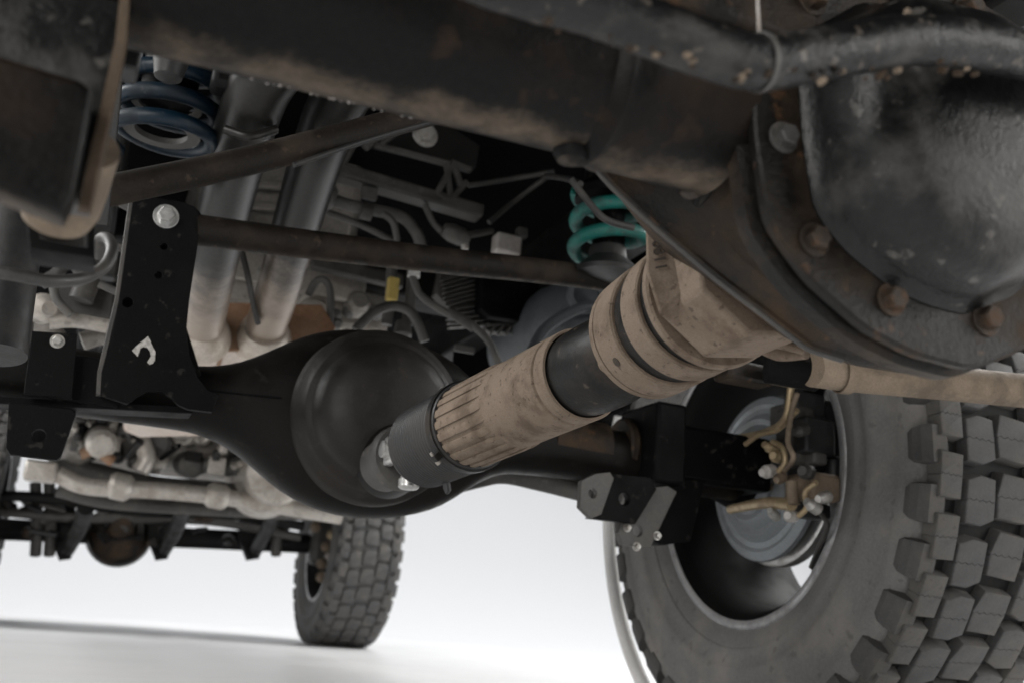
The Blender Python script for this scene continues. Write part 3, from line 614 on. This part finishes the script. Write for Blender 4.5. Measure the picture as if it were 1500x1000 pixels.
# below the track bar
tubepx('vent_hose', [(452, 432, 1.95), (462, 414, 1.95), (474, 410, 1.95), (483, 424, 1.95), (484, 456, 1.95), (480, 500, 1.98)], .0078, m_hose, T, seg=12)
tubepx('heater_hose', [(520, 484, 1.9), (545, 460, 1.9), (574, 448, 1.9), (600, 456, 1.9), (614, 478, 1.9), (622, 500, 1.9)], .0102, m_hose, T, seg=14)
tubepx('abs_cable', [(604, 404, 1.75), (616, 432, 1.75), (650, 456, 1.75), (690, 476, 1.74), (716, 500, 1.72), (734, 540, 1.70)], .0075, m_hose, T, seg=12)
lathe('cable_grommet', P(606, 406, 1.75), (0, 0, 1), [(0, .012), (.016, .011)], m_white, T, 14)
lathe('cable_sleeve', P(676, 468, 1.745), P(700, 484, 1.74)-P(676, 468, 1.745), [(-.03, .010), (.03, .010)], m_grey, T, 14)
for xx in (574, 604):
    tubepx('drain_tube', [(xx, 388, 2.0), (xx-2, 430, 2.0), (xx-8, 476, 2.0)], .012, m_hose, T, seg=14)
box('wire_connector', P(575, 424, 1.97), (.012, .010, .026), m_yellow, T, .004)
lathe('drain_foot', P(590, 484, 1.98), (0, -.2, -1), [(-.02, .016), (.012, .02), (.02, .01)], m_hose, T, 14)
beam('gearbox_mount', P(455, 384, 2.2), P(590, 414, 2.2), .03, .035, m_grey, T, .006)
box('small_tag', P(680, 511, 1.85), (.022, .004, .007), m_hose, T, .002)
# ribbed cooler
Yr = 2.1
rc = platepx('ribbed_cooler', [(648, 392), (800, 404), (792, 490), (716, 484), (660, 452), (640, 430)], Yr+.02, .03, m_grey, T, bevel=.003)
for i in range(12):
    a = (650+i*7-4, 398+i*7); b = (706 if i < 9 else 706+(i-8)*24, 394+i*8.0-8 if i < 9 else 478)
    beam('cooler_rib', P(646+i*1.0, 412+i*6.2, Yr+.008), P(712+ (0 if i < 7 else (i-6)*15), 394+i*6.6+ (0 if i < 7 else 6), Yr+.012), .02, .0042, m_hose, rc, .001)
for i in range(7):
    beam('cooler_rib', P(716+i*11, 474+i*1.6, Yr+.006), P(706+i*11, 490+i*.5, Yr+.012), .02, .0042, m_hose, rc, .001)
platepx('cooler_panel', [(706, 398), (796, 408), (786, 472), (718, 462), (706, 452)], Yr-.03, .03, m_black, rc, bevel=.006)
# blue-grey reservoir behind the shaft
tk = loft('air_reservoir', (P(842, 478, 2.0).x, P(842, 478, 2.0).z), [(2.3, [.10]*48, (0, 0)), (2.05, [.115]*48, (0, 0)), (1.96, [.105]*48, (0, 0)), (1.91, [.08]*48, (0, 0)), (1.89, [.04]*48, (0, 0)), (1.888, [.003]*48, (0, 0))], m_tank, T, 48, 60)
lathe('reservoir_ring', P(858, 432, 1.86), (-.2, -1, -.1), [(-.008, .030), (-.008, .042), (.008, .042), (.008, .030)], m_tank, tk, 32, closed=True)
tubepx('reservoir_rib', [(776, 520, 1.86), (800, 480, 1.87), (850, 452, 1.86), (890, 450, 1.86)], .012, m_tank, tk)
box('inner_arch_panel', P(800, 520, 2.7), (.30, .02, .24), m_pan, T, .03)

# ================= engine end, far away
Ye = 3.6
eng = box('engine_sump', P(235, 640, Ye), (.36, .22, .11), m_alu, T, .05)
random.seed(11)
for i in range(34):
    q = (118+random.random()*250, 612+random.random()*66); r_ = random.uniform(.018, .045)
    lathe('sump_boss', P(q[0], q[1]+(q[0]-240)*.10, Ye-.24), (random.uniform(-.5, .5), -1, random.uniform(-.6, .3)), [(-.05, r_), (.02, r_*.95), (.03, r_*.7), (.032, .004)], random.choice((m_alu, m_alu2, m_alu2, m_dgrey, m_hose, m_grey)), eng, 18)
for i in range(46):
    qx, qy = 110+random.random()*270, 606+random.random()*72; qy += (qx-240)*.11; mm = random.choice((m_black2, m_dgrey, m_alu, m_alu2, m_black, m_hose))
    if i % 2: box('sump_bracket', P(qx, qy, 3.28+random.random()*.1), (random.uniform(.008, .035), random.uniform(.01, .03), random.uniform(.006, .03)), mm, eng, .004)
    else: tubepx('oil_pipe', [(qx, qy, 3.3), (qx+random.uniform(-12, 14), qy+random.uniform(-8, 12), 3.27), (qx+random.uniform(-22, 30), qy+random.uniform(-4, 18), 3.32)], random.uniform(.005, .013), mm, eng, seg=8, n=4)
for i in range(30):
    qx, qy = 10+random.random()*430, 726+random.random()*70; qy += (qx-220)*.06; mm = random.choice((m_black2, m_dgrey, m_grey, m_casting))
    if i % 2: lathe('front_axle_fitting', P(qx, qy, 4.72), (random.uniform(-.5, .5), -1, random.uniform(-.5, .5)), [(-.03, .026), (.02, .024), (.03, .012)], mm, T, 12)
    else: tubepx('front_brake_line', [(qx, qy, 4.7), (qx+random.uniform(-20, 20), qy+random.uniform(-14, 14), 4.68), (qx+random.uniform(-40, 40), qy+random.uniform(-10, 16), 4.7)], random.uniform(.008, .014), mm, T, seg=8, n=4)
tubepx('oil_pipe', [(205, 640, 3.3), (215, 670, 3.3), (205, 690, 3.3)], .028, m_alu2, eng)
tubepx('oil_pipe', [(310, 636, 3.3), (325, 628, 3.3), (335, 645, 3.3), (322, 660, 3.3)], .016, m_alu2, eng)
tubepx('copper_pipe', [(118, 665, 3.25), (140, 660, 3.25), (166, 676, 3.25)], .016, m_muff, eng)
lathe('oil_filter', P(148, 648, 3.25), (.1, -1, -.3), [(-.06, .045), (.02, .045), (.035, .03)], m_alu2, eng, 24)
lathe('bell_housing', P(410, 690, 3.2), (0, 1, 0), [(0, .07), (.02, .10), (.3, .13)], m_alu2, T, 32)
sk = tubepx('skid_crossmember', [(70, 690, 3.4), (120, 690, 3.4), (220, 712, 3.4), (330, 722, 3.4), (440, 742, 3.4)], .036, m_grey, T, seg=16)
tubepx('steering_link', [(84, 694, 3.3), (130, 712, 3.3), (230, 718, 3.3), (330, 728, 3.3), (500, 756, 3.3)], .026, m_alu2, T, seg=16)
tubepx('tie_rod', [(84, 716, 3.6), (160, 734, 3.6), (300, 744, 3.6), (460, 752, 3.6)], .024, m_grey, T, seg=14)
lathe('link_joint', P(176, 712, 3.3), (1, 0, -.1), [(-.035, .03), (-.02, .042), (.02, .042), (.035, .03)], m_alu2, T, 20)
lathe('link_joint', P(318, 726, 3.3), (1, 0, -.1), [(-.035, .03), (-.02, .04), (.02, .04), (.035, .03)], m_alu2, T, 20)
box('skid_block', P(60, 690, 3.3), (.045, .04, .03), m_alu2, T, .01)
# ================= front axle
YF = 4.9
fa0, fa1 = P(-260, 762, YF), P(462, 796, YF)
fr = tube('front_axle', [fa0, fa1], .046, m_black2, T, seg=28)
fc = P(175, 782, YF)
lathe('differential_housing', fc+Vector((0, .10, 0)), (0, -1, 0), [(-.1, .06), (0, .12), (.10, .145), (.17, .13), (.21, .09), (.24, .05)], m_casting, fr, 32)
lathe('differential_flange', fc+Vector((0, -.14, .02)), (0, -1, 0), [(0, .07), (.05, .06), (.08, .04)], m_casting, fr, 24)
for px_ in (96, 238, 372):
    platepx('arm_bracket', [(px_-14, 716), (px_+12, 716), (px_+14, 790), (px_+6, 816), (px_-8, 818), (px_-20, 786)], YF-.1, .05, m_black2, fr, bevel=.006)
    tubepx('radius_arm', [(px_+2, 806, YF-.08), (px_+22, 770, 4.3), (px_+30, 742, 3.9)], .030, m_black2, fr)
for px_ in (52, 72, 404): tubepx('spring_link', [(px_, 706, YF-.15), (px_+2, 770, YF-.15), (px_, 812, YF-.1)], .024, m_grey, fr)
tubepx('drag_link', [(-40, 744, 4.7), (110, 758, 4.7), (300, 762, 4.7), (440, 786, 4.7)], .020, m_grey, fr)
tubepx('front_anti_roll_bar', [(-40, 726, 4.6), (60, 728, 4.6), (200, 748, 4.6), (330, 752, 4.6), (445, 770, 4.6)], .022, m_black2, fr)
kn = box('steering_knuckle', P(470, 790, 4.86), (.05, .06, .12), m_grey, T, .03)
for q in ((462, 772), (478, 800), (470, 826), (486, 782), (470, 844), (482, 815)): lathe('knuckle_fitting', P(*q, 4.75), (random.uniform(-.4, .4), -1, random.uniform(-.4, .4)), [(0, .026), (.03, .024), (.04, .01)], random.choice((m_tubedust, m_gold, m_pale)), kn, 14)

# ================= wheels
TR_, TW, RIMR = .466, .318, .262
def tyre_prof(base):
    h = [(-.118, RIMR-.012), (-.128, RIMR+.002), (-.138, RIMR+.012), (-.147, .300), (-.1475, .303), (-.1495, .304), (-.1505, .308), (-.1495, .311), (-.155, .334), (-.1565, .336), (-.1580, .342), (-.1580, .360), (-.1560, .363), (-.156, .385), (-.1535, .398), (-.1545, .400), (-.1535, .414), (-.150, .428), (-.143, base-.008), (-.130, base)]
    return h+[(-.06, base+.003), (0, base+.004), (.06, base+.003)]+[(-x, r) for x, r in reversed(h)]
def block_mesh(name, poly, h, taper=.0022, sipe=True):
    """rubber tread block: outline (tangential s, lateral x), split by a zig-zag sipe"""
    s0 = min(p[0] for p in poly); s1 = max(p[0] for p in poly); sm_ = (s0+s1)/2
    loops = [poly]
    if sipe:
        x0 = min(p[1] for p in poly); x1 = max(p[1] for p in poly); n = 9
        zz = [(sm_+(.0016 if i % 2 else -.0016), x0+(x1-x0)*i/n) for i in range(n+1)]
        lo = [p for p in poly if p[0] < sm_]; hi = [p for p in poly if p[0] >= sm_]
        lo.sort(key=lambda p: -p[1]); hi.sort(key=lambda p: p[1])
        def clampx(z, q): 
            return z
        loops = [[(s-.00045, x) for s, x in zz]+lo, [(s+.00045, x) for s, x in reversed(zz)]+hi]
    V, Fc = [], []
    cx_ = sum(p[1] for p in poly)/len(poly)
    for l in loops:
        k = len(V); n = len(l)
        for s, x in l: V.append((x+(x-cx_)*.06, s+math.copysign(taper, s-sm_)*(1 if abs(s-sm_) > .004 else 0), 0))
        for s, x in l: V.append((x, s, h))
        Fc += [tuple(k+n+i for i in range(n))]+[(k+i, k+(i+1) % n, k+n+(i+1) % n, k+n+i) for i in range(n)]
    me = bpy.data.meshes.new(name); me.from_pydata(V, [], Fc); me.update()
    import bmesh
    bm = bmesh.new(); bm.from_mesh(me); bmesh.ops.recalc_face_normals(bm, faces=bm.faces[:])
    def wall(e_): return all(v.co.z > h*.9 for v in e_.verts) and not all(abs(v.co.y-sm_) < .004 for v in e_.verts)
    bmesh.ops.bevel(bm, geom=[e_ for e_ in bm.edges if wall(e_)], offset=.0022, segments=2, affect='EDGES', profile=.5)
    bm.to_mesh(me); bm.free(); me.shade_smooth(); me.set_sharp_from_angle(angle=math.radians(50)); me.materials.append(m_rubber2); return me
PITCHN = 34; AP = 2*math.pi/PITCHN; PL = .456*AP
def side_lug(name, l, sgn):
    # raised lug on the shoulder running down the sidewall; local x lateral, y tangential, z radial
    prof = [(-.126, .013), (-.149, .010), (-.1570, -.004), (-.1590, -.018), (-.1565, -.030)]
    wid = [.028, .028, .027, .025, .019]; V, Fc = [], []
    for (x, z), w in zip(prof, wid):
        for s in (-1, 1): V.append((x*sgn, s*w*l, z))
    for (x, z), w in zip(prof, wid):
        for s in (-1, 1): V.append(((x+.014)*sgn, s*(w+.002)*l, z-.012))
    n = len(prof); Fc = [(2*i, 2*i+1, 2*i+3, 2*i+2) for i in range(n-1)]+[(2*i, 2*i+2, 2*n+2*i+2, 2*n+2*i) for i in range(n-1)]+[(2*i+1, 2*i+3, 2*n+2*i+3, 2*n+2*i+1) for i in range(n-1)]+[(0, 1, 2*n+1, 2*n), (2*n-2, 2*n-1, 4*n-1, 4*n-2)]
    me = bpy.data.meshes.new(name); me.from_pydata(V, [], Fc); me.update()
    import bmesh
    bm = bmesh.new(); bm.from_mesh(me); bmesh.ops.recalc_face_normals(bm, faces=bm.faces[:]); bm.to_mesh(me); bm.free()
    me.materials.append(m_rubber2); return me
q = PL
ROWS = []
for sg in (-1, 1):
    ROWS.append((block_mesh('tread_block', [(-.38*q, sg*.138), (.38*q, sg*.138), (.36*q, sg*.097), (-.38*q, sg*.099)][::sg], .0235), 0., sg))
    ROWS.append((block_mesh('tread_block', [(-.40*q, sg*.090), (.32*q, sg*.091), (.42*q, sg*.066), (.38*q, sg*.039), (-.30*q, sg*.037), (-.42*q, sg*.060)][::sg], .0245), .38, sg))
    ROWS.append((side_lug('shoulder_lug', .95, -sg if 0 else sg*-1*-1), 0., sg))
ROWS.append((block_mesh('tread_block', [(-.40*q, .027), (-.05*q, .031), (.36*q, .030), (.41*q, -.022), (.05*q, -.031), (-.36*q, -.029)], .0245), .72, 1))
def tyre_mats(c, x_out):
    out = []
    for me, ph, sg in ROWS:
        for k in range(PITCHN):
            t = (k+ph)*AP+(.0 if sg < 0 else AP*.5)
            rot = Matrix.Rotation(t+random.uniform(-.006, .006), 4, 'X'); j_ = Matrix.Translation((random.uniform(-.0015, .0015), 0, random.uniform(-.0012, .0006))) @ Matrix.Rotation(random.uniform(-.035, .035), 4, 'Z')
            out.append((me, Matrix.Translation(c) @ rot @ Matrix.Translation((0, 0, .4425 if me.name.startswith('tread') else .449)) @ j_, k))
    return out
def wheel(c, out, blocks, lab=None):
    c = Vector(c)
    V, Fc = lathe_geo(c, (1, 0, 0), tyre_prof(.444 if blocks else .452), 120)
    Fc = Fc[:-2]
    if not blocks:
        gs = [(V, Fc)]
        for me, mt, k in tyre_mats(c, out): gs.append(([mt @ v.co for v in me.vertices], [tuple(p.vertices) for p in me.polygons]))
        V, Fc = join(*gs)
    ty = finish('tyre', V, Fc, m_rubber if blocks else m_rubber2, T, 45)
    if lab: tag(ty, lab)
    if blocks:
        lathe('tread_base', c, (1, 0, 0), [(-.134, .440), (-.131, .4452), (-.06, .4482), (0, .4490), (.06, .4482), (.131, .4452), (.134, .440), (0, .436)], m_groove, ty, 120, closed=True)  # extra dark band, coloured as the shade between the blocks
        for me, mt, k in tyre_mats(c, out):
            o = bpy.data.objects.new('tread_block' if me.name.startswith('tread') else 'shoulder_lug', me); COL.objects.link(o); o.parent = ty; o.matrix_world = mt
    # rim: barrel, lips, spokes
    s = out
    pr = [(-.134, RIMR-.004), (-.136, RIMR+.006), (-.132, RIMR+.011), (-.128, RIMR+.006), (-.124, RIMR-.006), (-.10, RIMR-.014), (.08, RIMR-.022), (.125, RIMR-.010), (.128, RIMR+.008), (.134, RIMR+.008), (.133, RIMR-.014), (.08, RIMR-.034), (-.06, RIMR-.030), (-.11, RIMR-.022)]
    rim = lathe('rim', c, (s, 0, 0), [(t, r) for t, r in pr], m_rim, T, 96, closed=True, sharp=50)
    lathe('rim_lip', c, (s, 0, 0), [(-.1365, RIMR-.006), (-.1395, RIMR+.002), (-.138, RIMR+.010), (-.133, RIMR+.013), (-.1335, RIMR-.004)], m_lip, rim, 96, closed=True, sharp=50)
    for k in range(8):
        t = 2*math.pi*(k+.5)/8; e = Vector((0, math.cos(t), math.sin(t))); s_ = Vector((1, 0, 0)).cross(e)
        V = []
        for rr, w, xo, th in ((.06, .026, .085, .03), (.12, .022, .082, .026), (.19, .024, .088, .024), (.236, .034, .105, .022)):
            for u, v in ((-w, 0), (w, 0), (w*.8, th), (-w*.8, th)): V.append(c+e*rr+s_*u+Vector((s*(xo+v), 0, 0)))
        Fc = [(i*4+j, i*4+(j+1) % 4, i*4+4+(j+1) % 4, i*4+4+j) for i in range(3) for j in range(4)]+[(0, 1, 2, 3), (12, 13, 14, 15)]
        finish('spoke', V, Fc, m_rim, rim, 40, .003)
    lathe('hub_face', c, (s, 0, 0), [(.06, .075), (.115, .078), (.12, .06), (.13, .04)], m_rim, rim, 40)
    return ty
XW = 1.08; hub = PX(1088, 700, XW)
HC = Vector((XW+.137, hub.y, .4665))
wheel(HC, 1, True, 'mud terrain tyre with chunky tread blocks on the middle axle')
FWc = P(468, 796, YF); FH = Vector((P(468, 796, YF).x+.135, YF, .4665))
wheel(FH, 1, False, 'mud terrain tyre on the front axle standing on the white floor')
wheel(Vector((2*CX-FH.x-.06, YF, .4665)), -1, False)
# brake on the middle right wheel
BX = HC.x
bc = Vector((BX, HC.y, HC.z))
br = lathe('brake_disc', bc+Vector((-.068, 0, 0)), (1, 0, 0), [(0, .05), (0, .152), (.003, .157), (.024, .157), (.026, .152), (.026, .05)], m_steel, T, 72, closed=True)
lathe('brake_shield', bc+Vector((-.085, 0, 0)), (-1, 0, 0), [(-.008, .138), (0, .150), (.004, .152), (.010, .150), (.013, .143), (.016, .135), (.013, .128), (.015, .118), (.022, .112), (.028, .106), (.026, .096), (.034, .090), (.042, .080), (.040, .070), (.05, .06), (.06, .045)], m_disc, br, 72, 0, 28)
lathe('axle_hub_flange', bc+Vector((-.14, 0, 0)), (-1, 0, 0), [(0, .06), (.02, .062), (.05, .052), (.06, .046)], m_black, br, 40)
random.seed(5)
cal = box('brake_caliper', PX(1196, 655, XW+.02), (.045, .030, .08), m_dgrey, T, .016)
box('caliper_bracket', PX(1165, 640, XW-.03), (.02, .03, .05), m_grey, cal, .008)
box('caliper_arm', PX(1190, 715, XW-.03), (.03, .035, .022), m_tubedust, cal, .008)
box('caliper_arm', PX(1205, 700, XW+.04), (.03, .06, .03), m_dgrey, cal, .01)
tube('parking_cable', [PX(1082, 640, XW-.06), PX(1120, 632, XW-.08), PX(1150, 612, XW-.10), PX(1160, 560, XW-.10), PX(1172, 545, XW-.10)], .0055, m_gold, cal, 10)
tube('brake_line', [PX(1148, 690, XW-.08), PX(1162, 670, XW-.11), PX(1154, 645, XW-.11), PX(1160, 600, XW-.1), PX(1168, 575, XW-.1)], .0042, m_tubedust, cal, 10)
tube('caliper_lever', [PX(1070, 745, XW-.05), PX(1120, 736, XW-.08), PX(1160, 738, XW-.09)], [.008, .009, .010], m_gold, cal, 12)
tube('caliper_lever', [PX(1163, 738, XW-.09), PX(1160, 705, XW-.09)], .009, m_tubedust, cal, 12)
for qx, qy, r_, mm in ((1124, 690, .011, m_pale), (1137, 668, .010, m_gold), (1158, 755, .010, m_pale), (1128, 655, .009, m_gold), (1142, 700, .009, m_tubedust), (1190, 740, .010, m_bolt), (1206, 728, .009, m_bolt), (1133, 752, .008, m_bolt), (1172, 630, .010, m_grey), (1180, 690, .012, m_grey)):
    lathe('caliper_fitting', PX(qx, qy, XW-.085), (-1, random.uniform(-.7, 0), random.uniform(-.4, .4)), [(-.012, r_), (.004, r_), (.008, r_*.7), (.014, r_*.6)], mm, cal, 14)
for qx, qy, hx, hy, hz, mm in ((1150, 610, .02, .03, .03, m_grey), (1178, 600, .03, .03, .045, m_dgrey), (1192, 640, .03, .03, .05, m_dgrey), (1172, 662, .016, .02, .03, m_hose), (1186, 748, .03, .03, .02, m_dgrey), (1120, 712, .012, .02, .012, m_tubedust), (1192, 672, .014, .03, .018, m_hose), (1196, 706, .02, .02, .016, m_grey)):
    box('caliper_casting', PX(qx, qy, XW-.02), (hx, hy*.6, hz*.6), mm, cal, .005)
for pl in ([(1092, 650), (1112, 636), (1140, 628), (1168, 600)], [(1140, 690), (1150, 676), (1146, 655), (1132, 646)], [(1170, 755), (1182, 742), (1180, 720), (1196, 706)]):
    tube('brake_line', [PX(a, b, XW-.09) for a, b in pl], .0045, m_gold, cal, 10)
tube('brake_line', [PX(1198, 745, XW-.03), PX(1212, 770, XW-.02), PX(1200, 800, XW), PX(1188, 830, XW+.02)], .004, m_wire, cal, 10)
# pale wheel-arch lip showing past the tyre
pts = []
for k in range(25):
    a = math.radians(-56+k*3.2); pts.append(Vector((1.085, HC.y+.512*math.cos(a), HC.z+.512*math.sin(a))))
tube('wheel_arch_lip', pts, .015, m_fender, T, 12, 2)
# dusty tube crossing in front of the wheel, and bits by it
dt = tubepx('rear_lower_arm', [(1190, 540, .92), (1250, 548, .92), (1380, 560, .9), (1560, 578, .88)], .0215, m_tubedust, T, seg=28)
lathe('arm_collar', P(1240, 547, .92), P(1380, 560, .9)-P(1250, 548, .92), [(-.01, .0225), (-.01, .0245), (.004, .0245), (.004, .0225)], m_tubedust, dt, 28, closed=True)
lathe('arm_bushing', P(1160, 538, .95), P(1250, 548, .92)-P(1160, 538, .95), [(-.03, .022), (.03, .026), (.035, .02)], m_black, dt, 24)
box('arm_bracket', P(1090, 548, 1.15), (.04, .02, .014), m_casting, T, .005)
lathe('bracket_bush', P(1150, 545, 1.1), (1, 0, 0), [(-.02, .02), (.02, .02)], m_tubedust, T, 20)
box('inner_wing_panel', P(1175, 590, 1.75), (.2, .015, .14), m_pan, T, .02)

# the truck's handle sits on the floor under its middle
TRUCK.location = (CX, 2.4, 0)
for o in TRUCK.children: o.matrix_parent_inverse = Matrix.Translation((-CX, -2.4, 0))
